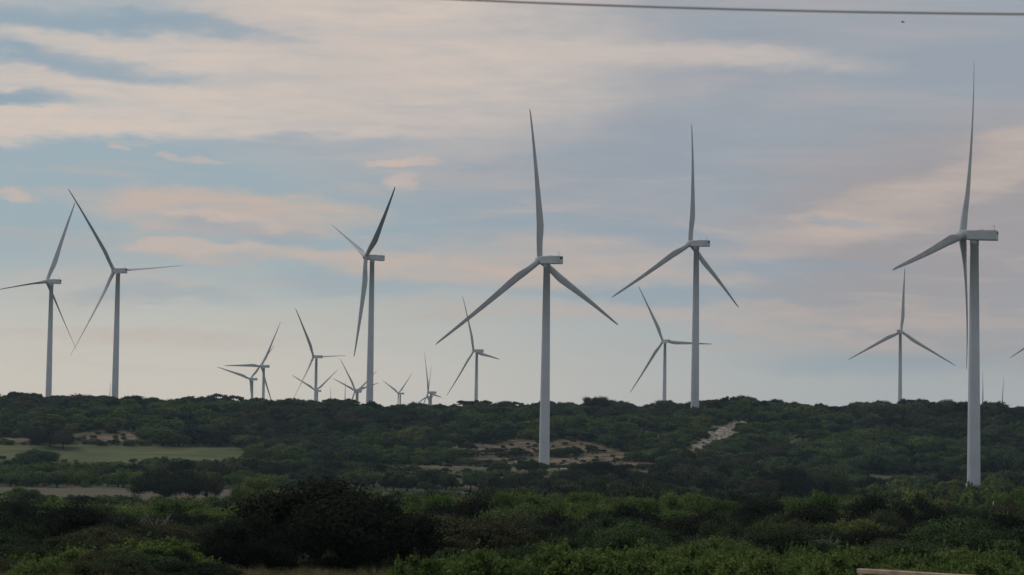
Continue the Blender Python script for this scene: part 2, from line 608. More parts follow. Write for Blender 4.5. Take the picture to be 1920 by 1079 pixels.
def gnoise(scale, detail=5, vec=(1, 1, 1)):
    mp = nt.nodes.new('ShaderNodeMapping')
    mp.inputs['Scale'].default_value = vec
    nt.links.new(geo.outputs['Position'], mp.inputs[0])
    n = nt.nodes.new('ShaderNodeTexNoise')
    n.inputs['Scale'].default_value = scale
    n.inputs['Detail'].default_value = detail
    nt.links.new(mp.outputs[0], n.inputs['Vector'])
    return n.outputs['Fac']


def ramp(v, c1, c2, lo=0.35, hi=0.65):
    r = nt.nodes.new('ShaderNodeValToRGB')
    r.color_ramp.elements[0].position = lo
    r.color_ramp.elements[1].position = hi
    r.color_ramp.elements[0].color = (*c1, 1)
    r.color_ramp.elements[1].color = (*c2, 1)
    nt.links.new(v, r.inputs[0])
    return r.outputs[0]


def gmix(attr, a, bcol):
    at_ = nt.nodes.new('ShaderNodeAttribute')
    at_.attribute_name = attr
    m = nt.nodes.new('ShaderNodeMix')
    m.data_type = 'RGBA'
    nt.links.new(at_.outputs['Fac'], m.inputs[0])
    nt.links.new(a, m.inputs[6])
    nt.links.new(bcol, m.inputs[7])
    return m.outputs[2]


gc = ramp(gnoise(0.09), (0.050, 0.058, 0.030), (0.115, 0.105, 0.060))
gc = gmix('field', gc, ramp(gnoise(0.12, 6, (0.35, 1.6, 1)), (0.070, 0.092, 0.038), (0.165, 0.165, 0.080), 0.3, 0.7))
gc = gmix('field2', gc, ramp(gnoise(0.15, 6, (0.4, 1.4, 1)), (0.085, 0.078, 0.055), (0.165, 0.142, 0.102), 0.3, 0.7))
gc = gmix('soil', gc, ramp(gnoise(0.16, 7), (0.085, 0.068, 0.045), (0.25, 0.188, 0.132), 0.36, 0.66))
gc = gmix('scar', gc, ramp(gnoise(0.3, 7), (0.20, 0.17, 0.125), (0.52, 0.455, 0.37)))
nt.links.new(gc, b.inputs['Base Color'])
bp = nt.nodes.new('ShaderNodeBump')
bp.inputs['Strength'].default_value = 0.6
bp.inputs['Distance'].default_value = 0.5
nt.links.new(gnoise(0.6, 6), bp.inputs['Height'])
nt.links.new(bp.outputs[0], b.inputs['Normal'])
ground = link('ground', g_me, None, M_ground)
tag(ground, kind='structure', label='dry grass valley floor and brushy ridge with bare dirt patches', cat='ground')


def hz(x, y):
    return float(height(np.array([x]), np.array([y]))[0])


# ------------------------------------------------------------------ wind turbines
BL = 62.0


def blade_mesh(cone_deg, pitch):
    ns, nr = 34, 18
    t = np.concatenate([np.linspace(0, 0.05, 4), np.linspace(0.07, 0.985, ns - 8), [0.992, 0.996, 0.999, 1.0]])
    th = np.linspace(0, 2 * np.pi, nr, endpoint=False)
    vs = []
    off = BL * math.sin(RAD(cone_deg))
    for u in t:
        r = 1.3 + u * (BL - 1.3)
        chord = np.interp(u, [0, 0.04, 0.10, 0.16, 0.22, 0.30, 0.45, 0.65, 0.85, 0.95, 0.985, 0.999, 1.0], [2.35, 2.4, 2.85, 3.45, 3.6, 3.3, 2.6, 1.85, 1.2, 0.85, 0.6, 0.2, 0.05])
        thick = np.interp(u, [0, 0.04, 0.10, 0.16, 0.22, 0.35, 0.6, 1.0], [1.0, 1.0, 0.72, 0.46, 0.34, 0.26, 0.21, 0.17])
        twist = RAD(pitch - np.interp(u, [0, 0.15, 0.3, 0.6, 1.0], [11, 10, 6, 2, -1]))
        blend = np.interp(u, [0.03, 0.2], [0, 1])
        cx, cy = np.cos(th) * 0.5, np.sin(th) * 0.5 * thick
        sh = 0.5 * (1 + 2 * cx)                                 # 0 at leading edge, 1 at trailing edge
        cy = cy * (1 - blend * 0.75 * np.clip(sh - 0.25, 0, 1) / 0.75)
        x = cx * chord + blend * (0.5 * chord - 1.15)           # straight leading edge, belly on the trailing edge
        y = cy * chord
        ca, sa = math.cos(twist), math.sin(twist)
        px_, py_ = x * ca - y * sa, x * sa + y * ca
        bend = off * (0.35 * u + 0.65 * u * u)
        vs.append(np.stack([px_, py_ + bend, np.full(nr, r)], -1))
    v = np.concatenate(vs)
    m = len(t)
    i = np.arange(m - 1)[:, None] * nr
    j = np.arange(nr)[None, :]
    q = np.stack([i + j, i + (j + 1) % nr, i + nr + (j + 1) % nr, i + nr + j], -1).reshape(-1, 4)
    return mesh_np('blade', v, q, (M_blade,), True)


BLADE = {}
# nacelle, local frame: +Y towards the rotor, origin on the tower axis at the shaft height


def nac_taper(b):
    if b.co.y > 0 and b.co.z < 0:
        b.co.z += 0.35
    if b.co.y < 0 and b.co.z > 0:
        b.co.z -= 0.15


ME_nac = bevel_box('nacelle', (3.7, 9.8, 3.5), 0.28, 3, M_nac, nac_taper)
for v in ME_nac.vertices:
    v.co.y += -2.6
    v.co.z += 0.05
ME_vent = bevel_box('rear_vent', (1.5, 0.12, 0.85), 0.04, 1, M_dark)
ME_hatch = bevel_box('roof_hatch', (1.6, 1.9, 0.16), 0.05, 1, M_dark)
v1, q1 = tube_np([(0, 0, 0), (0, 0, 1.7)], [0.06, 0.05], 6)
v2, q2 = box_np((0, 0.3, 1.6), (0.08, 0.9, 0.08))
ME_vane = mesh_np('wind_vane_mast', *join_np([(v1, q1), (v2, q2)]), (M_dark,))
# hub: rounded nose cone
prof = [(-1.75, 0.0), (-1.75, 1.55), (-1.2, 1.75), (0.0, 1.85), (0.8, 1.72), (1.5, 1.3), (1.95, 0.7), (2.1, 0.0)]
nr = 20
hv = np.concatenate([[(max(r, 0.01) * math.cos(a), y, max(r, 0.01) * math.sin(a)) for a in np.linspace(0, 2 * np.pi, nr, endpoint=False)] for y, r in prof])
i = np.arange(len(prof) - 1)[:, None] * nr
j = np.arange(nr)[None, :]
hq = np.stack([i + (j + 1) % nr, i + j, i + nr + j, i + nr + (j + 1) % nr], -1).reshape(-1, 4)
ME_hub = mesh_np('hub', hv, hq, (M_nac,), True)
OVER = 4.1
TILT = RAD(5)


def turbine(hx, hy, D, phi, th, cone, label, group, pitch=0):
    hub = at(hx, hy, D)
    phi = RAD(phi)
    n = np.array([math.sin(phi), math.cos(phi), 0])
    tx, ty = hub[0] - n[0] * OVER, hub[1] - n[1] * OVER
    gz = hz(tx, ty)
    zn = hub[2] - math.sin(TILT) * OVER               # nacelle centre height
    root = empty('wind_turbine', (tx, ty, gz))
    tag(root, label, 'wind turbine', group)
    H = zn - 1.75 - gz
    # tower: three tapering cans with a slight flange, plus a ring foundation
    zz = np.array([-1.0, 0.0, 0.0 + H * 0.33, H * 0.66, H * 0.985, H * 0.985, H + 0.12])
    rr = np.array([2.2, 2.2, 1.98, 1.68, 1.36, 1.46, 1.46])
    nseg = 32
    a = np.linspace(0, 2 * np.pi, nseg, endpoint=False)
    tv = np.concatenate([np.stack([r * np.cos(a), r * np.sin(a), np.full(nseg, z)], -1) for z, r in zip(zz, rr)])
    i = np.arange(len(zz) - 1)[:, None] * nseg
    j = np.arange(nseg)[None, :]
    tq = np.stack([i + j, i + (j + 1) % nseg, i + nseg + (j + 1) % nseg, i + nseg + j], -1).reshape(-1, 4)
    link('tower', mesh_np('tower', tv, tq, (M_tower,), True), root)
    nac = link('nacelle', ME_nac, root, None, (0, 0, zn - gz))
    nac.rotation_euler = (0, 0, -phi)
    link('rear_vent', ME_vent, nac, None, (0.55, -7.5, 0.75))
    link('roof_hatch', ME_hatch, nac, None, (0, -2.2, 1.80))
    link('wind_vane_mast', ME_vane, nac, None, (0.5, -6.4, 1.6))
    z = np.array([0, 0, 1.0])
    nt_ = n * math.cos(TILT) + z * math.sin(TILT)
    up = z * math.cos(TILT) - n * math.sin(TILT)
    ri = np.array([math.cos(phi), -math.sin(phi), 0])
    base = Vector((tx, ty, gz))
    hloc = Vector(hub) - base

    def mat4(xa, ya, za, o):
        return Matrix(((xa[0], ya[0], za[0], o[0]), (xa[1], ya[1], za[1], o[1]), (xa[2], ya[2], za[2], o[2]), (0, 0, 0, 1)))
    h = link('hub', ME_hub, root)
    h.matrix_local = mat4(ri, nt_, up, hloc)
    ck = (round(cone, 1), pitch)
    if ck not in BLADE:
        BLADE[ck] = blade_mesh(*ck)
    for k in range(3):
        aa = RAD(th) + k * 2 * math.pi / 3
        d = up * math.cos(aa) + ri * math.sin(aa)
        xx = ri * math.cos(aa) - up * math.sin(aa)       # trailing-edge side
        bo = link('blade', BLADE[ck], root)
        bo.matrix_local = mat4(xx, nt_, d, hloc)
    return root


G1 = 'large wind turbines along the ridge'
G2 = 'distant wind turbines beyond the ridge'
TURB = [
    (88, 528, 1657, -62.2, 20.7, -1.6, 'outer wind turbine of the overlapping left pair, one blade pointing out level over open sky', G1, -57),
    (214, 508, 1516, -47.5, 83.9, 5.1, 'wind turbine of the overlapping pair whose dark blade crosses over its neighbour', G1, -75),
    (686, 482, 1412, -114.1, 67.8, 3.1, 'wind turbine seen nearly edge on with one dark raised blade, above small distant turbines', G1, -90),
    (1012, 488, 960, -45.3, 114.3, 5.1, 'wind turbine rising from bare tan dirt at the foot of the ridge', G1),
    (1294, 457, 1209, -48.3, 0.8, 4.9, 'ridge-top wind turbine with upright blade, standing above the pale rock scar', G1),
    (1804, 441, 769, -65.2, 15.9, 5.0, 'tallest and thickest wind turbine, tower base standing in green valley brush', G1),
    (1690, 622, 2299, 22.7, 3.7, 5.0, 'small wind turbine seen from behind with blades forming an even Y upside down', G2),
    (1243, 640, 2371, -27.7, 92.1, 4.2, 'small wind turbine whose level blade passes behind the ridge-top turbine tower', G2),
    (888, 658, 2498, -58.3, 97.9, 4.4, 'small wind turbine whose upper blade is crossed by a large blade in front', G2),
    (469, 711, 3099, -52.5, 43.7, 2.0, 'lower of two small distant wind turbines whose raised blades cross', G2),
    (490, 687, 2784, -54.2, 29.6, 2.0, 'higher of two small distant wind turbines whose raised blades cross', G2),
    (588, 669, 2616, -54.9, 87.6, 3.0, 'small distant wind turbine with another low rotor right behind its tower', G2, -65),
    (592, 733, 3963, -49.1, 54.5, 2.0, 'far low wind turbine rotor hidden behind the tower of a nearer small turbine', G2),
    (666, 732, 3550, -56.4, 79.1, 2.0, 'far wind turbine with its steep blade raised, in front of a lower look-alike', G2),
    (668, 735, 4149, -47.1, 52.2, 2.0, 'far wind turbine with V-shaped raised blades, behind a steeper-bladed one', G2),
    (747, 738, 4339, -62.7, 51.8, 2.0, 'tiny far wind turbine standing alone with two raised blades in a V', G2),
    (803, 736, 3302, -70.8, 96.7, 2.0, 'far low wind turbine with one tall steep blade and nacelle just above trees', G2),
    (801, 744, 4550, -66.0, 10.0, 2.0, 'farthest low wind turbine barely showing behind one with a tall steep blade', G2),
    (1968, 622, 2300, -42.0, 4.0, 4.0, 'wind turbine beyond the thickest tower, only one blade in the picture', G2),
]
for t_ in TURB:
    turbine(*t_)
for (hx, ty_, D, th, phi) in ((204, 719, 4600, 1.5, -50), (617, 728, 4500, -3, -50), (645, 715, 4650, 0, -50), (1839, 697, 4300, -4, -48), (1880, 706, 4600, 3, -48)):
    hp = ty_ + BL * FPX / D
    turbine(hx + math.sin(RAD(-th)) * 0.7 * BL * FPX / D, hp, D, phi, th, 2.0, 'single thin raised blade tip of a hidden wind turbine above the ridge trees', G2)


# ------------------------------------------------------------------ plants
def crown(seed, n_leaf, leaf, style):
    """leaf faces spread through clumps; unit height 1 and unit width 1"""
    r = np.random.default_rng(seed)
    lumps = []
    if style == 'oak':
        nl = 46
        while len(lumps) < nl:
            d = r.normal(size=3)
            d /= np.linalg.norm(d)
            if d[2] < -0.45:
                continue
            k = r.uniform(0.62, 1.0)
            c = np.array([d[0] * 0.40 * k, d[1] * 0.40 * k, 0.50 + d[2] * 0.37 * k])
            c[2] += 0.05 * math.sin(5 * d[0] + seed) + 0.04 * math.sin(7 * d[1] + 2 * seed)
            lumps.append((c, np.array([1, 1, 1.15]) * r.uniform(0.075, 0.16), 1.0))
    elif style == 'sparse':
        for _ in range(26):
            d = r.normal(size=3)
            d /= np.linalg.norm(d)
            k = r.uniform(0.7, 1.0)
            c = np.array([d[0] * 0.42 * k, d[1] * 0.42 * k, 0.60 + abs(d[2]) * 0.32 * k])
            lumps.append((c, np.array([1, 1, 1.0]) * r.uniform(0.06, 0.11), 1.0))
    elif style == 'mesquite':
        for _ in range(44):
            d = r.normal(size=3)
            d /= np.linalg.norm(d)
            k = r.uniform(0.5, 1.0)
            c = np.array([d[0] * 0.40 * k, d[1] * 0.40 * k, 0.50 + d[2] * 0.38 * k])
            lumps.append((c, np.array([0.8, 0.8, 1.1]) * r.uniform(0.07, 0.13), 1.0))
    elif style == 'shrub':
        for _ in range(46):
            a = r.uniform(0, 2 * np.pi)
            k = math.sqrt(r.random())
            hgt = (1 - 0.5 * k * k) * r.uniform(0.55, 1.0)
            for q in (0.35, 0.6, 0.82):
                lumps.append((np.array([0.42 * k * math.cos(a), 0.42 * k * math.sin(a), hgt * q]), np.array([0.085, 0.085, 0.13]) * r.uniform(0.8, 1.2), 1.0))
            if r.random() < 0.65:                                 # an upright sprig
                b_ = a + r.normal() * 0.15
                lumps.append((np.array([0.43 * k * math.cos(b_), 0.43 * k * math.sin(b_), hgt * r.uniform(0.92, 1.15)]), np.array([0.02, 0.02, r.uniform(0.08, 0.17)]), 0.9))
    w = np.array([l[2] * l[1][0] ** 2 for l in lumps])
    cnt = r.multinomial(n_leaf, w / w.sum())
    pos, nrm = [], []
    for (c, s, _), k in zip(lumps, cnt):
        d = r.normal(size=(k, 3))
        d /= np.linalg.norm(d, axis=1)[:, None]
        rad = r.random(k)[:, None] ** 0.45
        rad *= (1 + 0.25 * r.normal(size=(k, 1)).clip(-1, 1.4))
        pos.append(c + d * rad * s)
        nrm.append(d)
    pos = np.concatenate(pos)
    pos[:, 2] = np.maximum(pos[:, 2], 0.03)
    nrm = np.concatenate(nrm) * 1.1 + r.normal(size=(len(pos), 3)) * 0.5
    nrm /= np.linalg.norm(nrm, axis=1)[:, None]
    out = pos - np.array([0, 0, 0.38 if style != 'shrub' else 0.15])
    out[:, 2] *= 1.15
    out /= np.linalg.norm(out, axis=1)[:, None] + 1e-9
    flip = np.sign((nrm * out).sum(1))[:, None]
    nrm *= np.where(flip == 0, 1, flip)
    shade = out * 0.75 + nrm * 0.55
    shade /= np.linalg.norm(shade, axis=1)[:, None]
    tg = np.cross(nrm, r.normal(size=(len(pos), 3)))
    tg /= np.linalg.norm(tg, axis=1)[:, None] + 1e-9
    bt = np.cross(nrm, tg)
    s = leaf * r.uniform(0.6, 1.35, size=(len(pos), 1))
    asp = np.array([1, 1, {'oak': 1.8, 'sparse': 1.5, 'mesquite': 1.3, 'shrub': 1.9}[style]])
    tg, bt, nf_ = tg * asp, bt * asp, nrm * asp
    v = np.stack([pos - tg * s * 0.6, pos - bt * s * 0.36 + nf_ * s * 0.08, pos + tg * s * 0.6, pos + bt * s * 0.36 + nf_ * s * 0.08], 1).reshape(-1, 3)
    q = np.arange(len(pos) * 4).reshape(-1, 4)
    # widest points touch the unit box
    wmax = np.percentile(np.abs(v[:, :2]), 99.5) * 2
    v[:, :2] /= wmax
    v[:, 2] /= np.percentile(v[:, 2], 99.8)
    return v, q, lumps, np.repeat(shade, 4, axis=0)


def trunk(seed, lumps, style, n=6):
    r = np.random.default_rng(seed + 500)
    parts = []
    if style in ('oak', 'sparse'):
        fork = np.array([r.normal() * 0.02, r.normal() * 0.02, r.uniform(0.18, 0.26)])
        parts.append(tube_np([(0, 0, -0.06), (fork[0] * 0.4, fork[1] * 0.4, 0.1), fork], [0.040, 0.032, 0.028], n))
        for k in r.choice(len(lumps), 9 if style == 'oak' else 16, replace=False):
            e = lumps[k][0]
            mid = fork * 0.5 + e * 0.5 + np.array([0, 0, 0.05]) + r.normal(size=3) * 0.025
            parts.append(tube_np([fork, mid, e], [0.019, 0.012, 0.004], max(4, n - 2)))
    else:
        for k in r.choice(len(lumps), 9, replace=False):
            e = lumps[k][0]
            b0 = np.array([r.normal() * 0.03, r.normal() * 0.03, -0.05])
            mid = b0 * 0.5 + e * 0.5 + r.normal(size=3) * 0.04
            parts.append(tube_np([b0, mid, e], [0.014, 0.010, 0.003], max(4, n - 1)))
    return join_np(parts)


LEAFMAT = {'oak': M_oak, 'sparse': M_oak, 'juniper': M_jun, 'live': M_live, 'mesquite': M_mesq, 'shrub': M_mesq}


def species(kind, seed, n_leaf, leaf):
    style = 'oak' if kind in ('juniper', 'live') else kind
    v, q, lumps, nn = crown(seed, n_leaf, leaf, style)
    tv, tq = trunk(seed, lumps, style)
    bark = M_bark if kind in ('oak', 'sparse', 'juniper', 'live') else M_bark_pale
    return v, q, tv, tq, LEAFMAT[kind], bark, nn


NEAR = {}
for kind, n_leaf, leaf, nvar in (('live', 34000, 0.016, 4), ('oak', 30000, 0.017, 5), ('juniper', 26000, 0.019, 3), ('mesquite', 24000, 0.020, 4), ('shrub', 16000, 0.030, 5)):
    NEAR[kind] = []
    for k in range(nvar):
        v, q, tv, tq, lm, bm_, nn = species(kind, 40 + k * 7 + len(kind), n_leaf, leaf)
        cm_ = mesh_np('crown', v, q, (lm,))
        cm_.normals_split_custom_set_from_vertices(nn)
        NEAR[kind].append((cm_, mesh_np('trunk', tv, tq, (bm_,), True)))
PROTO = bpy.data.collections.new('woodland_plants')
PIDX = {}
pi = 0
for kind, n_leaf, leaf, nvar in (('juniper', 4200, 0.046, 4), ('mesquite', 4200, 0.045, 3), ('oak', 4600, 0.045, 5), ('shrub', 1800, 0.08, 2), ('sparse', 2400, 0.045, 4)):
    PIDX[kind] = []
    for k in range(nvar):
        v, q, tv, tq, lm, bm_, nn = species(kind, 140 + k * 5 + len(kind), n_leaf, leaf)
        V, Q = join_np([(v, q), (tv, tq)])
        me = mesh_np('plant', V, Q, (lm, bm_), False, np.concatenate([np.zeros(len(q)), np.ones(len(tq))]))
        tn = tv - np.array([0, 0, 0.4])
        tn /= np.linalg.norm(tn, axis=1)[:, None] + 1e-9
        me.normals_split_custom_set_from_vertices(np.concatenate([nn, tn]))
        o = bpy.data.objects.new('plant_%02d' % pi, me)
        PROTO.objects.link(o)
        PIDX[kind].append(pi)
        pi += 1

# hero plants: (photograph column, row of the top, distance, width m, kind, label)
HERO = [
    (595, 903, 106, 9.2, 'live', 'largest and darkest broad oak in the foreground brush'),
    (722, 938, 112, 5.0, 'live', 'dark oak leaning against the right side of the largest foreground oak'),
    (470, 965, 102, 4.6, 'live', 'low dark oak spreading from the left side of the largest foreground oak'),
    (120, 948, 146, 9.0, 'live', 'dark broad oak in the left foreground with brownish crown'),
    (225, 975, 140, 5.5, 'live', 'smaller dark oak beside the brownish left foreground oak'),
    (322, 880, 610, 18.5, 'oak', 'wide flat-topped oak standing at the edge of the pale ploughed strip'),
    (395, 887, 618, 10.0, 'oak', 'smaller oak joined to the flat-topped oak beside the ploughed strip'),
    (1128, 864, 815, 22.0, 'live', 'big dark dome-shaped oak right of the turbine on bare dirt'),
    (1085, 880, 800, 13.0, 'oak', 'dark oak tucked against the left side of the big dome-shaped oak'),
    (1225, 902, 640, 16.5, 'juniper', 'rounded green tree in front of the dome-shaped oak'),
    (1470, 878, 700, 19.0, 'oak', 'large dark spreading oak with pale ground showing below its branches'),
    (1555, 885, 705, 15.5, 'oak', 'dark oak forming the other half of a spreading pair over pale ground'),
    (1425, 895, 690, 13.0, 'oak', 'shorter dark oak beside the large spreading pair'),
    (100, 796, 1046, 16.0, 'live', 'very dark rounded tree on the edge of the hill-foot meadow'),
    (72, 800, 1062, 14.0, 'oak', 'dark tree behind the very dark rounded tree at the meadow'),
    (125, 806, 1040, 10.0, 'oak', 'low dark tree sloping down beside the meadow'),
    (75, 843, 905, 17.0, 'juniper', 'tree rising above the hedge row in front of the meadow'),
    (940, 868, 900, 10.0, 'oak', 'dark round oak left of the turbine on bare dirt'),
    (995, 861, 915, 9.5, 'juniper', 'green tree covering the foot of the turbine on bare dirt'),
    (1020, 868, 930, 7.0, 'juniper', 'small tree touching the foot of the turbine on bare dirt'),
    (880, 830, 1058, 8.0, 'oak', 'small dark tree standing on the bare dirt slope'),
    (480, 897, 420, 9.0, 'mesquite', 'bright green airy tree between the ploughed strip and largest oak'),
    (55, 915, 560, 8.5, 'mesquite', 'slender green tree in front of the ploughed strip'),
    (1120, 744, 1230, 15.0, 'oak', 'tall round tree topping the ridge skyline between two turbines'),
    (1821, 903, 755, 3.6, 'shrub', 'small bush growing against the foot of the tallest tower'),
    (1425, 982, 150, 5.0, 'mesquite', 'round bright green tree among dark foreground oaks'),
    (300, 1010, 105, 5.6, 'shrub', 'broad bright green bush in the left foreground'),
    (880, 935, 208, 8.5, 'live', 'broad oak rising behind the bright front bushes left of the bare dirt turbine'),
    (990, 945, 190, 7.0, 'juniper', 'rounded green tree rising behind the front bushes under the bare dirt turbine'),
    (1090, 925, 290, 8.5, 'mesquite', 'tall light green tree in front of the big dome-shaped oak'),
    (1175, 948, 195, 8.0, 'live', 'rounded dark oak below the tall light green tree'),
    (1310, 930, 300, 8.0, 'mesquite', 'light green tree in front of the rounded green tree'),
    (1320, 962, 172, 6.5, 'live', 'small rounded oak next to the round bright green tree'),
    (1530, 952, 182, 7.5, 'live', 'brownish oak with bare grey twigs showing below'),
    (1655, 930, 230, 9.5, 'live', 'spreading brownish oak below the small bare clearing'),
    (1670, 992, 140, 6.0, 'live', 'low very dark oak behind the timber fence'),
    (1765, 955, 185, 7.0, 'live', 'rounded oak directly below the tallest tower'),
    (1890, 965, 150, 6.0, 'live', 'very dark oak standing right of the tallest tower'),
    (1900, 918, 380, 9.0, 'mesquite', 'light green tree to the right of the tallest tower'),
    (1060, 962, 165, 6.0, 'live', 'round very dark oak below the tall light green tree'),
    (1590, 972, 165, 5.5, 'oak', 'brownish round oak next to the bare grey dead tree'),
    (1440, 935, 255, 8.0, 'oak', 'broad oak behind the round bright green tree'),
    (345, 940, 250, 7.5, 'mesquite', 'light green tree below the wide flat-topped oak'),
    (20, 985, 118, 4.5, 'oak', 'low oak beside the brownish left foreground oak'),
    (545, 920, 430, 8.0, 'mesquite', 'light green bush-like tree just left above the largest foreground oak'),
    (1240, 755, 1250, 6.0, 'oak', 'small skyline tree at the foot of a distant turbine tower'),
]
OAKN = {'oak': 'oak_tree', 'live': 'live_oak_tree', 'juniper': 'juniper_tree', 'mesquite': 'mesquite_tree', 'shrub': 'mesquite_bush'}
placed = []      # (x, y, radius)


def plant(kind, x, y, z, w, h, rz, label, group, var=None):
    cm, tm = random.choice(NEAR[kind]) if var is None else NEAR[kind][var % len(NEAR[kind])]
    e = empty(OAKN[kind], (x, y, z), rz)
    e.scale = (w, w, h)
    tag(e, label, 'bush' if kind == 'shrub' else 'tree', group)
    link('crown' if kind != 'shrub' else 'foliage', cm, e)
    link('trunk' if kind != 'shrub' else 'stems', tm, e)
    return e


for k, (px, ty_, D, w, kind, label) in enumerate(HERO):
    x = X(px, D)
    z = hz(x, D) - 0.05
    top = at(px, ty_, D)[2]
    h = top - z
    plant(kind, x, D, z, w, h, k * 1.3, label, None, k)
    placed.append((x, D, w * 0.40))

# scattered plants
TOWERS = [(11.4, 956.8), (150.0, 766.0)]
LIM1 = ([0, 380, 560, 620, 760, 900, 1050, 1180, 1400, 1480, 1620, 1740, 1920], [930, 936, 936, 918, 925, 922, 915, 905, 925, 925, 918, 918, 910])
LIM2 = ([0, 60, 200, 300, 450, 700, 830, 900, 1060, 1080, 1210, 1240, 1400, 1600, 1640, 1920], [870, 862, 872, 862, 858, 872, 884, 884, 887, 886, 886, 868, 872, 872, 900, 882])
cells = {}


def crowded(x, y, rad):
    cx, cy = int(x // 12), int(y // 12)
    for i in (-1, 0, 1):
        for j in (-1, 0, 1):
            for (a, b_, c) in cells.get((cx + i, cy + j), ()):
                if (a - x) ** 2 + (b_ - y) ** 2 < (rad + c) ** 2:
                    return True
    return False


def book(x, y, rad):
    cells.setdefault((int(x // 12), int(y // 12)), []).append((x, y, rad))


for p in placed:
    book(*p)
cand = []


def scatter(d0, d1, spacing, fn, pxr=(-160, 2080)):
    y = d0
    while y < d1:
        st = spacing(y) if callable(spacing) else spacing
        x0, x1 = X(pxr[0], y), X(pxr[1], y)
        n = max(1, int((x1 - x0) / st))
        for i in range(n + 1):
            xx = x0 + (i + random.uniform(-0.45, 0.45)) * st
            yy = y + random.uniform(-0.5, 0.5) * st
            fn(xx, yy)
        y += st


def topclamp(x, y, z, h, kind=''):
    px = px_of(x, y)
    lim = None
    if y < 150 and kind == 'shrub':
        lim = np.interp(px, [0, 150, 300, 420, 770, 860, 1000, 1300, 1600, 1920], [1015, 1010, 1003, 1025, 1040, 1028, 1018, 1014, 1018, 1022]) + 8 * math.sin(px / 37.0) + random.uniform(0, 22)
    elif y < 742:
        lim = np.interp(px, *LIM1)
    elif y < 968:
        lim = np.interp(px, *LIM2)
    if lim is not None:
        zt = at(px, lim + random.uniform(-6, 48), y)[2]
        h = min(h, zt - z)
    return h


def add(kind, x, y, w, h, pack=0.36):
    if crowded(x, y, w * pack):
        return
    for a, b_ in TOWERS:
        if (x - a) ** 2 + (y - b_) ** 2 < (w * 0.5 + 3.0) ** 2:
            return
    fi, f2, so, sr, ne = masks(np.array([x]), np.array([y]))
    bare = max(fi[0], f2[0], so[0], sr[0] * 1.2, ne[0])
    if bare > 0.35:
        return
    z = hz(x, y) - 0.06
    h2 = topclamp(x, y, z, h, kind)
    if y > 930:                                  # the open ground uphill stays in sight
        dl = np.array([6.0, 12, 20, 30, 42])
        mm = masks(np.full(5, x) * (1 + dl / y), y + dl)
        op = np.maximum.reduce([mm[0], mm[2], mm[3] * 1.3]) > 0.6
        if op.any():
            h2 = min(h2, 0.5 + (0.045 if y < 1030 else 0.085) * dl[op].min() + 0.012 * abs(hash((round(x), round(y)))) % 1.2)
    if h2 < 0.9:
        return
    if h2 < h * 0.8:
        w = max(w * (h2 / h) ** 0.6, 1.2)
    cand.append((kind, x, y, z, w, h2))
    book(x, y, w * pack)


U = random.uniform


def f_front(x, y):                      # low bright bushes nearest the road
    px = px_of(x, y)
    if px > 770:
        if random.random() < 0.9:
            add('shrub', x, y, U(1.9, 3.8), U(0.55, 1.2) + 1.3 * vnoise(x, y, 8, 77), 0.30)
    elif 130 < px < 400 and y > 85:
        add('shrub', x, y, U(2.0, 3.4), U(1.1, 1.7), 0.30)
    elif 380 < px < 800 and y < 104:
        return
    elif 400 < px < 700:
        add(random.choice(['oak', 'oak', 'oak', 'juniper']), x, y, U(2.2, 4.2), U(1.0, 1.8), 0.30)
    elif random.random() < 0.75:
        add(random.choice(['oak', 'oak', 'juniper', 'shrub']), x, y, U(2.0, 4.0), U(0.9, 1.5), 0.32)


def f_dark(x, y):                       # dark oaks behind the bushes
    px = px_of(x, y)
    n = vnoise(x, y, 20, 21)
    if px < 780:
        k = 'oak' if n < 0.72 else 'mesquite'
        add(k, x, y, U(4.2, 7.5), U(1.6, 3.0))
    else:
        k = 'oak' if n < 0.42 else ('juniper' if n < 0.6 else 'mesquite')
        add(k, x, y, U(4.0, 7.5), U(1.7, 3.5))


def f_canopy(x, y):                     # lighter mesquite canopy behind
    px = px_of(x, y)
    n = vnoise(x, y, 24, 31)
    if 1000 < px < 1470:
        n *= 0.72
    if px > 780:
        k = 'mesquite' if n < 0.52 else ('oak' if n < 0.78 else 'juniper')
        add(k, x, y, U(5, 9), U(4.4, 7.4))
    else:
        k = 'mesquite' if n < 0.5 else 'oak'
        add(k, x, y, U(4.5, 8), U(3.2, 5.0))


def f_valley(x, y):
    px = px_of(x, y)
    n = vnoise(x, y, 55, 41)
    if y > 735 and y < 790 and px < 560:
        add('mesquite' if n < 0.7 else 'juniper', x, y, U(5, 9), U(3.5, 5.0))
        return
    if px > 1640 and y < 760:
        k = 'mesquite' if n < 0.62 else 'oak'
    elif px < 560:
        k = 'oak' if n < 0.42 else ('juniper' if n < 0.6 else 'mesquite')
    else:
        k = 'oak' if n < 0.55 else ('juniper' if n < 0.85 else 'mesquite')
    add(k, x, y, U(6, 11), U(4.5, 8.5))


def f_hill(x, y):
    n = fbm(x, y, 60, 51, 3)
    q = random.random()
    k = 'oak' if n < 0.47 else ('juniper' if n < 0.56 else ('juniper' if q < 0.6 else 'mesquite'))
    if q < 0.18:
        k = random.choice(['oak', 'juniper'])
    h = U(3.2, 7.2) * (0.7 + 0.6 * vnoise(x, y, 45, 61))
    if y > 1215:
        h *= random.choice([0.5, 0.6, 0.7, 0.8, 0.95, 1.15]) * (0.82 if x < 60 else 1.0)
    if y > 1180 and random.random() < 0.2:
        k = 'sparse'
        h *= 1.15
    add(k, x, y, h * U(1.4, 2.3), h, 0.33)




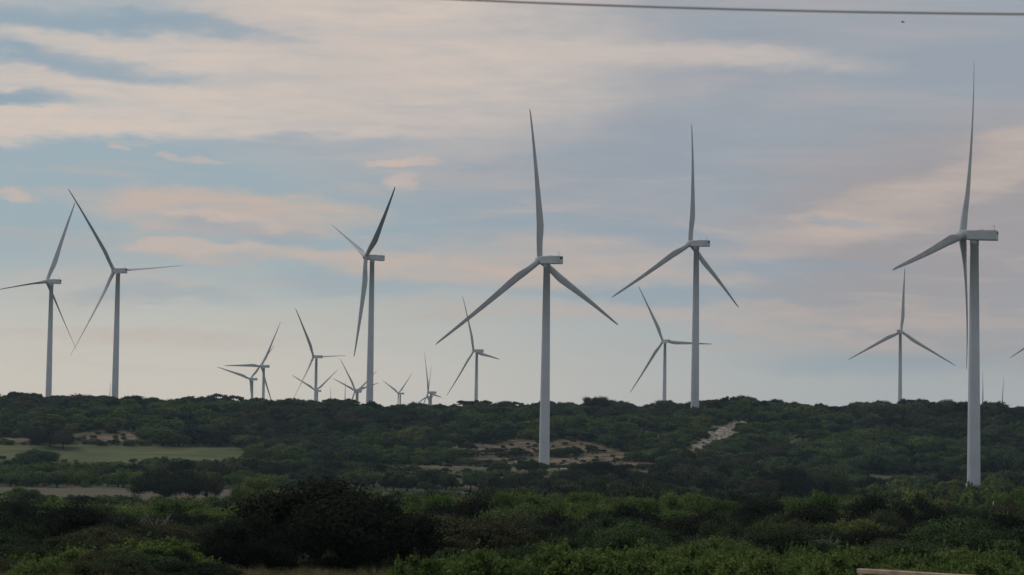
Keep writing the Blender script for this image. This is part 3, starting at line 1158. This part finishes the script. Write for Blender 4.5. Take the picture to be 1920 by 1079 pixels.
def f_brush(x, y):                      # the belts of brush run into each other
    px = px_of(x, y)
    e1 = 128 + 70 * (vnoise(px, 0, 230, 81) - 0.5) + 26 * (vnoise(x, y, 7, 82) - 0.5)
    if px > 1690:
        e1 -= 30
    e2 = 232 + 120 * (vnoise(px, 0, 260, 83) - 0.5) + 40 * (vnoise(x, y, 16, 84) - 0.5)
    if y < e1:
        if random.random() < 0.07 and y > 100:
            add(random.choice(['oak', 'juniper']), x, y, U(2.5, 4.5), U(1.4, 2.3), 0.34)
        else:
            f_front(x, y)
    elif y < e2:
        if random.random() < (0.45 if y < 160 else 0.3):
            f_dark(x, y)
    elif random.random() < 0.25:
        f_canopy(x, y)


scatter(78, 175, 1.9, f_brush)
scatter(175, 375, 2.6, f_brush)
scatter(376, 985, 6.6, f_valley)
scatter(940, 1225, 5.2, f_hill)
scatter(1225, 1480, 11.0, f_hill)


def f_under(x, y):                      # low brush in the gaps of the hillside and on the dirt edges
    m = masks(np.array([x]), np.array([y]))
    if max(m[0][0], m[1][0]) > 0.2 or (m[3][0] > 0.3 and random.random() < 0.8):
        return
    if m[2][0] > 0.5 and random.random() < 0.74:
        return
    z = hz(x, y) - 0.05
    h = U(0.35, 1.3) + 1.3 * max(0, vnoise(x, y, 14, 95) - 0.5)
    if topclamp(x, y, z, h) < h:
        return
    under.append((random.choice(['juniper', 'juniper', 'oak', 'oak', 'shrub']), x, y, z, h * U(1.3, 2.4), h))


under = []
scatter(900, 1240, 4.2, f_under)

# the plants that show largest become trees of their own, the rest are one mass of woodland
vis = [c for c in cand if -60 < px_of(c[1], c[2]) < 1980]
vis.sort(key=lambda c: -(c[4] + c[5]) / c[2])
NOUN = {'oak': 'dark oak', 'juniper': 'deep green juniper', 'mesquite': 'light green feathery mesquite', 'shrub': 'bright green bush'}
SPOT = [(330, 'before the pale ploughed strip'), (500, 'beside the bright airy tree and ploughed strip'), (800, 'close to the largest foreground oak'), (1000, 'in line with the turbine on bare dirt'),
        (1180, 'below the big dome-shaped oak'), (1340, 'below the ridge-top turbine'), (1560, 'below the large spreading oaks'), (1740, 'between the spreading oaks and tallest tower'), (9999, 'below the tallest tower')]


def describe(c):
    kind, x, y, z, w, h = c
    big = (w + h) / (4.2 if kind == 'shrub' else (10.0 if y < 246 else 12.5))
    size = 'small' if big < 0.85 else ('large' if big > 1.12 else 'medium')
    form = 'low spreading' if w / h > 2.1 else ('upright' if w / h < 1.25 else 'rounded')
    row = 'front-row' if kind == 'shrub' else ('foreground' if y < 246 else 'valley')
    spot = next(t for lim, t in SPOT if px_of(x, y) < lim)
    noun = NOUN[kind]
    if row == 'valley':
        head, tail = noun.rsplit(' ', 1)
        noun = head + ' valley ' + tail
    return '%s %s %s %s' % (size, form, noun, spot), '%s %s %s' % (row, {'oak': 'oaks', 'juniper': 'junipers', 'mesquite': 'mesquites', 'shrub': 'bushes'}[kind], spot)


quota = {'tree': 260, 'bush': 290}
single = set()
for c in vis:
    kd = 'bush' if c[0] == 'shrub' else 'tree'
    if c[0] == 'sparse' or c[2] > 640 or quota[kd] <= 0:
        continue
    quota[kd] -= 1
    single.add(id(c))
    la, gr = describe(c)
    plant(c[0], c[1], c[2], c[3], c[4], c[5], U(0, 6.28), la, gr)
rest = [c for c in cand if id(c) not in single] + under
print('plants: single', len(single), 'mass', len(rest))


def woodland(name, items, label):
    me = bpy.data.meshes.new(name)
    n = len(items)
    me.vertices.add(n)
    me.vertices.foreach_set('co', np.array([(c[1], c[2], c[3]) for c in items], dtype=np.float32).ravel())
    a = me.attributes.new('size', 'FLOAT_VECTOR', 'POINT')
    a.data.foreach_set('vector', np.array([(c[4], c[4] * U(0.85, 1.15), c[5]) for c in items], dtype=np.float32).ravel())
    a = me.attributes.new('turn', 'FLOAT', 'POINT')
    a.data.foreach_set('value', np.array([U(0, 6.28) for c in items], dtype=np.float32))
    a = me.attributes.new('pick', 'INT', 'POINT')
    a.data.foreach_set('value', np.array([random.choice(PIDX[c[0]]) for c in items], dtype=np.int32))
    o = link(name, me)
    ng = bpy.data.node_groups.new(name, 'GeometryNodeTree')
    ng.interface.new_socket('Geometry', in_out='INPUT', socket_type='NodeSocketGeometry')
    ng.interface.new_socket('Geometry', in_out='OUTPUT', socket_type='NodeSocketGeometry')
    N = ng.nodes
    gi, go = N.new('NodeGroupInput'), N.new('NodeGroupOutput')
    iop = N.new('GeometryNodeInstanceOnPoints')
    ci = N.new('GeometryNodeCollectionInfo')
    ci.inputs['Collection'].default_value = PROTO
    ci.inputs['Separate Children'].default_value = True
    ci.inputs['Reset Children'].default_value = True
    L = ng.links

    def attr(nm, ty):
        q = N.new('GeometryNodeInputNamedAttribute')
        q.data_type = ty
        q.inputs[0].default_value = nm
        return next(s for s in q.outputs if s.enabled and s.name == 'Attribute')
    cx = N.new('ShaderNodeCombineXYZ')
    L.new(attr('turn', 'FLOAT'), cx.inputs[2])
    L.new(gi.outputs[0], iop.inputs['Points'])
    L.new(ci.outputs[0], iop.inputs['Instance'])
    iop.inputs['Pick Instance'].default_value = True
    L.new(attr('pick', 'INT'), iop.inputs['Instance Index'])
    L.new(cx.outputs[0], iop.inputs['Rotation'])
    L.new(attr('size', 'FLOAT_VECTOR'), iop.inputs['Scale'])
    L.new(iop.outputs[0], go.inputs[0])
    md = o.modifiers.new('plants', 'NODES')
    md.node_group = ng
    tag(o, label, 'grass' if 'grass' in name else 'woodland', kind='stuff')
    return o


woodland('ridge_woodland', [c for c in rest if c[2] > 930], 'continuous dark oak and juniper woodland covering the ridge')
woodland('valley_woodland', [c for c in rest if c[2] <= 930], 'dense mixed green brush and trees filling the valley')

# dry grass between the nearest plants
gr_ = np.random.default_rng(77)
for k in range(3):
    bl, o_ = [], 0
    V, Q = [], []
    for j in range(70):
        a, rr, hh = gr_.uniform(0, 6.28), abs(gr_.normal()) * 0.28, gr_.uniform(0.45, 1.0)
        p0_ = np.array([rr * math.cos(a), rr * math.sin(a), -0.05])
        ln_ = np.array([gr_.normal() * 0.22, gr_.normal() * 0.22, hh])
        sd_ = np.array([-math.sin(a * 3 + j), math.cos(a * 3 + j), 0]) * 0.022
        V += [p0_ - sd_, p0_ + sd_, p0_ + ln_ * 0.6 + sd_ * 0.7, p0_ + ln_ * 0.6 - sd_ * 0.7, p0_ + ln_ + np.array([ln_[0], ln_[1], 0]) * 0.4]
        Q += [[5 * j, 5 * j + 1, 5 * j + 2, 5 * j + 3], [5 * j + 3, 5 * j + 2, 5 * j + 4, 5 * j + 4]]
    V = np.array(V)
    quads = np.array(Q[0::2])
    tris = np.array([q_[:3] for q_ in Q[1::2]])
    me = mesh_np('tuft', V, [quads, tris], (M_straw,))
    o = bpy.data.objects.new('plant_%02d' % pi, me)
    PROTO.objects.link(o)
    PIDX.setdefault('grass', []).append(pi)
    pi += 1
tufts = []
for _ in range(5200):
    y = random.uniform(62, 170)
    x = X(random.uniform(-120, 2040), y)
    if vnoise(x, y, 6, 99) > 0.36:
        tufts.append(('grass', x, y, hz(x, y), U(0.5, 1.1), U(0.35, 0.85)))
woodland('dry_grass', tufts, 'dry straw-coloured grass between the front bushes')

# bare grey snags among the foreground oaks
def snag(px, ty_, D, seed, label):
    r = np.random.default_rng(seed)
    x = X(px, D)
    g = hz(x, D)
    H = at(px, ty_, D)[2] - g
    e = empty('dead_tree', (x, D, g), r.uniform(0, 6))
    tag(e, label, 'dead tree', 'bare snags in the brush')
    v, q = tube_np([(0, 0, -0.2), (r.normal() * 0.1, r.normal() * 0.1, H * 0.3), (r.normal() * 0.2, r.normal() * 0.2, H * 0.55)], [0.13, 0.1, 0.07], 7)
    link('trunk', mesh_np('trunk', v, q, (M_snag,), True), e)
    top = np.array([0.0, 0.0, H * 0.45])
    for k in range(9):
        a = r.uniform(0, 6.28)
        en = np.array([math.cos(a) * H * r.uniform(0.2, 0.5), math.sin(a) * H * r.uniform(0.2, 0.5), H * r.uniform(0.65, 1.0)])
        st = top * r.uniform(0.5, 1.1)
        mid = (st + en) / 2 + r.normal(size=3) * H * 0.06
        parts = [tube_np([st, mid, en], [0.055, 0.035, 0.01], 5)]
        for j in range(4):
            b0 = mid + (en - mid) * r.uniform(0, 0.8)
            parts.append(tube_np([b0, b0 + r.normal(size=3) * H * 0.06 + (en - mid) * 0.25, b0 + r.normal(size=3) * H * 0.1 + (en - mid) * 0.4], [0.022, 0.014, 0.005], 4))
        link('limb', mesh_np('limb', *join_np(parts), (M_snag,), True), e)


snag(1515, 1000, 138, 1, 'bare grey dead tree among dark oaks behind the front bushes')
snag(1553, 1006, 136, 2, 'smaller bare dead tree leaning beside the taller grey one')
snag(1005, 985, 160, 5, 'bare twiggy dead tree under the turbine on bare dirt')
snag(300, 955, 200, 9, 'bare twiggy dead tree before the pale ploughed strip')

# ------------------------------------------------------------------ rocks on the pale scar
parts = []
r = np.random.default_rng(5)
cubev, cubeq = box_np((0, 0, 0), (1, 1, 1))
tries = 0
while len(parts) < 420 and tries < 20000:
    tries += 1
    x, y = r.uniform(75, 125), r.uniform(1040, 1175)
    if masks(np.array([x]), np.array([y]))[3][0] < 0.6:
        continue
    s = r.uniform(0.25, 0.8) * (1 if r.random() < 0.85 else 1.8)
    v = (cubev + r.normal(size=cubev.shape) * 0.14) * s * np.array([1.3, 1.0, 0.7])
    a = r.uniform(0, 6.28)
    v = v @ np.array([[math.cos(a), math.sin(a), 0], [-math.sin(a), math.cos(a), 0], [0, 0, 1]])
    parts.append((v + np.array([x, y, hz(x, y) + 0.1 * s]), cubeq))
rub = link('limestone_rubble', mesh_np('limestone_rubble', *join_np(parts), (M_rock,)))
tag(rub, 'broken pale limestone scattered down a gully on the ridge slope', 'rubble', kind='stuff')

# ------------------------------------------------------------------ small things
# transformer cabinet by the middle turbine
x, y = X(1063, 930), 930.0
tb = empty('transformer_box', (x, y, hz(x, y) + 0.05), 0.25)
tag(tb, 'low white transformer box beside the turbine on bare dirt', 'transformer')
link('cabinet', bevel_box('cabinet', (2.5, 1.8, 1.5), 0.06, 2, M_white), tb, None, (0, 0, 0.85))
link('lid', bevel_box('lid', (2.66, 1.96, 0.12), 0.03, 1, M_white), tb, None, (0, 0, 1.66))
link('plinth', bevel_box('plinth', (2.9, 2.2, 0.3), 0.03, 1, M_rock), tb, None, (0, 0, 0.0))
# marker posts
for (px, ty_, D, lab) in ((1815, 908, 742, 'short white marker post at the foot of the tallest tower'), (1865, 944, 330, 'thin pale marker post sticking out of the valley brush')):
    x = X(px, D)
    g = hz(x, D)
    t = at(px, ty_, D)[2]
    e = empty('marker_post', (x, D, g))
    tag(e, lab, 'post')
    rr = 0.22 if D > 500 else 0.07
    v, q = tube_np([(0, 0, -0.3), (0, 0, t - g)], [rr, rr * 0.9], 8)
    link('post', mesh_np('post', v, q, (M_white,), True), e)
    v, q = tube_np([(0, 0, t - g - 0.02), (0, 0, t - g + 0.1), (0, 0, t - g + 0.2)], [rr * 1.25, rr * 1.2, 0.01], 8)
    link('cap', mesh_np('cap', v, q, (M_white,), True), e)

# tan timber fence panel by the road
p0 = at(1612, 1069, 46.0)
p1 = at(1800, 1080.5, 44.6)
dirx = (p1 - p0)
dirx[2] = 0
ln = np.linalg.norm(dirx)
dirx /= ln
fa = math.atan2(dirx[1], dirx[0])
gz = hz(p0[0], p0[1])
fh = p0[2] - gz
fe = empty('timber_fence', (p0[0], p0[1], gz), fa)
tag(fe, 'weathered tan timber rail fence below the bright bushes', 'fence')
for k in range(3):
    xx = 0.05 + k * 2.35
    link('post', bevel_box('post', (0.10, 0.10, fh + 0.3), 0.012, 2, M_tan), fe, None, (xx, 0, (fh - 0.3) / 2 - 0.02))
for zz, th in ((fh - 0.045, 0.09), (fh * 0.62, 0.12), (fh * 0.28, 0.12)):
    ro = link('rail', bevel_box('rail', (4.9, 0.045 if th > 0.1 else 0.14, th), 0.01, 2, M_tan), fe, None, (2.42, -0.08 if th > 0.1 else 0, zz))
    if th < 0.1:
        ro.location.z = fh - 0.02

# overhead cable between two timber poles standing outside the frame
ca, cb = at(872, 0, 21.0), at(1920, 27, 18.5)
d = cb - ca
pts = []
A = ca - d * 1.6
Bp = cb + d * 1.4
for t in np.linspace(0, 1, 60):
    p = A + (Bp - A) * t
    pts.append(p)
pts = np.array(pts)
SAG = 0.35
t = np.linspace(0, 1, 60)
ta, tb_ = 1.6 / 4.0, 2.6 / 4.0
sag = SAG * (4 * t * (1 - t))
ref = np.interp(t, [0, ta, tb_, 1], [0, SAG * 4 * ta * (1 - ta), SAG * 4 * tb_ * (1 - tb_), 0])
lin = SAG * 4 * ta * (1 - ta) + (t - ta) / (tb_ - ta) * (SAG * 4 * tb_ * (1 - tb_) - SAG * 4 * ta * (1 - ta))
pts[:, 2] += lin - sag
v, q = tube_np(pts, np.full(60, 0.009), 8)
cab = link('overhead_cable', mesh_np('overhead_cable', v, q, (M_cable,), True))
tag(cab, 'dark overhead utility cable stretched across the sky', 'cable')
for k, p in enumerate((pts[0], pts[-1])):
    g = hz(p[0], p[1])
    e = empty('utility_pole', (p[0], p[1] + 0.16, g))
    tag(e, 'timber utility pole holding the overhead cable', 'pole', 'utility poles along the road')
    v, q = tube_np([(0, 0, -0.8), (0, 0, p[2] - g + 0.5)], [0.17, 0.12], 10)
    link('pole', mesh_np('pole', v, q, (M_pole,), True), e)
    v, q = tube_np([(0, -0.18, p[2] - g - 0.12), (0, -0.16, p[2] - g + 0.02)], [0.05, 0.04], 8)
    link('insulator', mesh_np('insulator', v, q, (M_dark,), True), e)

# a bird high in the sky
bc = at(1693, 42, 190.0)
bv, bq = [], []
body = tube_np([(0, -0.16, 0), (0, -0.08, 0.005), (0, 0.02, 0.0), (0, 0.11, 0.015), (0, 0.16, 0.01)], [0.008, 0.03, 0.045, 0.028, 0.004], 8)
wing = []
for s in (-1, 1):
    wv = np.array([(s * 0.03, 0.06, 0.01), (s * 0.03, -0.06, 0.01), (s * 0.17, -0.05, 0.07), (s * 0.17, 0.07, 0.07), (s * 0.33, -0.06, 0.04), (s * 0.33, 0.0, 0.04)])
    wv = np.concatenate([wv, wv + np.array([0, 0, -0.012])])
    wq = np.array([[0, 1, 2, 3], [3, 2, 4, 5], [6, 9, 8, 7], [9, 11, 10, 8], [0, 3, 9, 6], [3, 5, 11, 9], [1, 7, 8, 2], [2, 8, 10, 4], [4, 10, 11, 5]])
    wing.append((wv, wq))
bm_me = mesh_np('flying_bird', *join_np([body] + wing), (M_feather,))
bird = link('flying_bird', bm_me, None, None, tuple(bc))
bird.rotation_euler = (0.1, 0, 1.1)
tag(bird, 'tiny dark bird flying just below the overhead cable', 'bird')

# ------------------------------------------------------------------ haze
hv_, hq_ = box_np((0, 2200, 54), (6000, 5200, 230))
M_haze = bpy.data.materials.new('haze_air')
M_haze.use_nodes = True
hn = M_haze.node_tree
hn.nodes.clear()
ho = hn.nodes.new('ShaderNodeOutputMaterial')
pv = hn.nodes.new('ShaderNodeVolumePrincipled')
pv.inputs['Color'].default_value = (0.62, 0.82, 1.0, 1)
pv.inputs['Density'].default_value = 0.00006
pv.inputs['Anisotropy'].default_value = 0.2
hn.links.new(pv.outputs[0], ho.inputs['Volume'])
haze = link('haze', mesh_np('haze', hv_, hq_, (M_haze,)))
tag(haze, 'thin bluish air between the camera and the ridge', 'haze', kind='stuff')
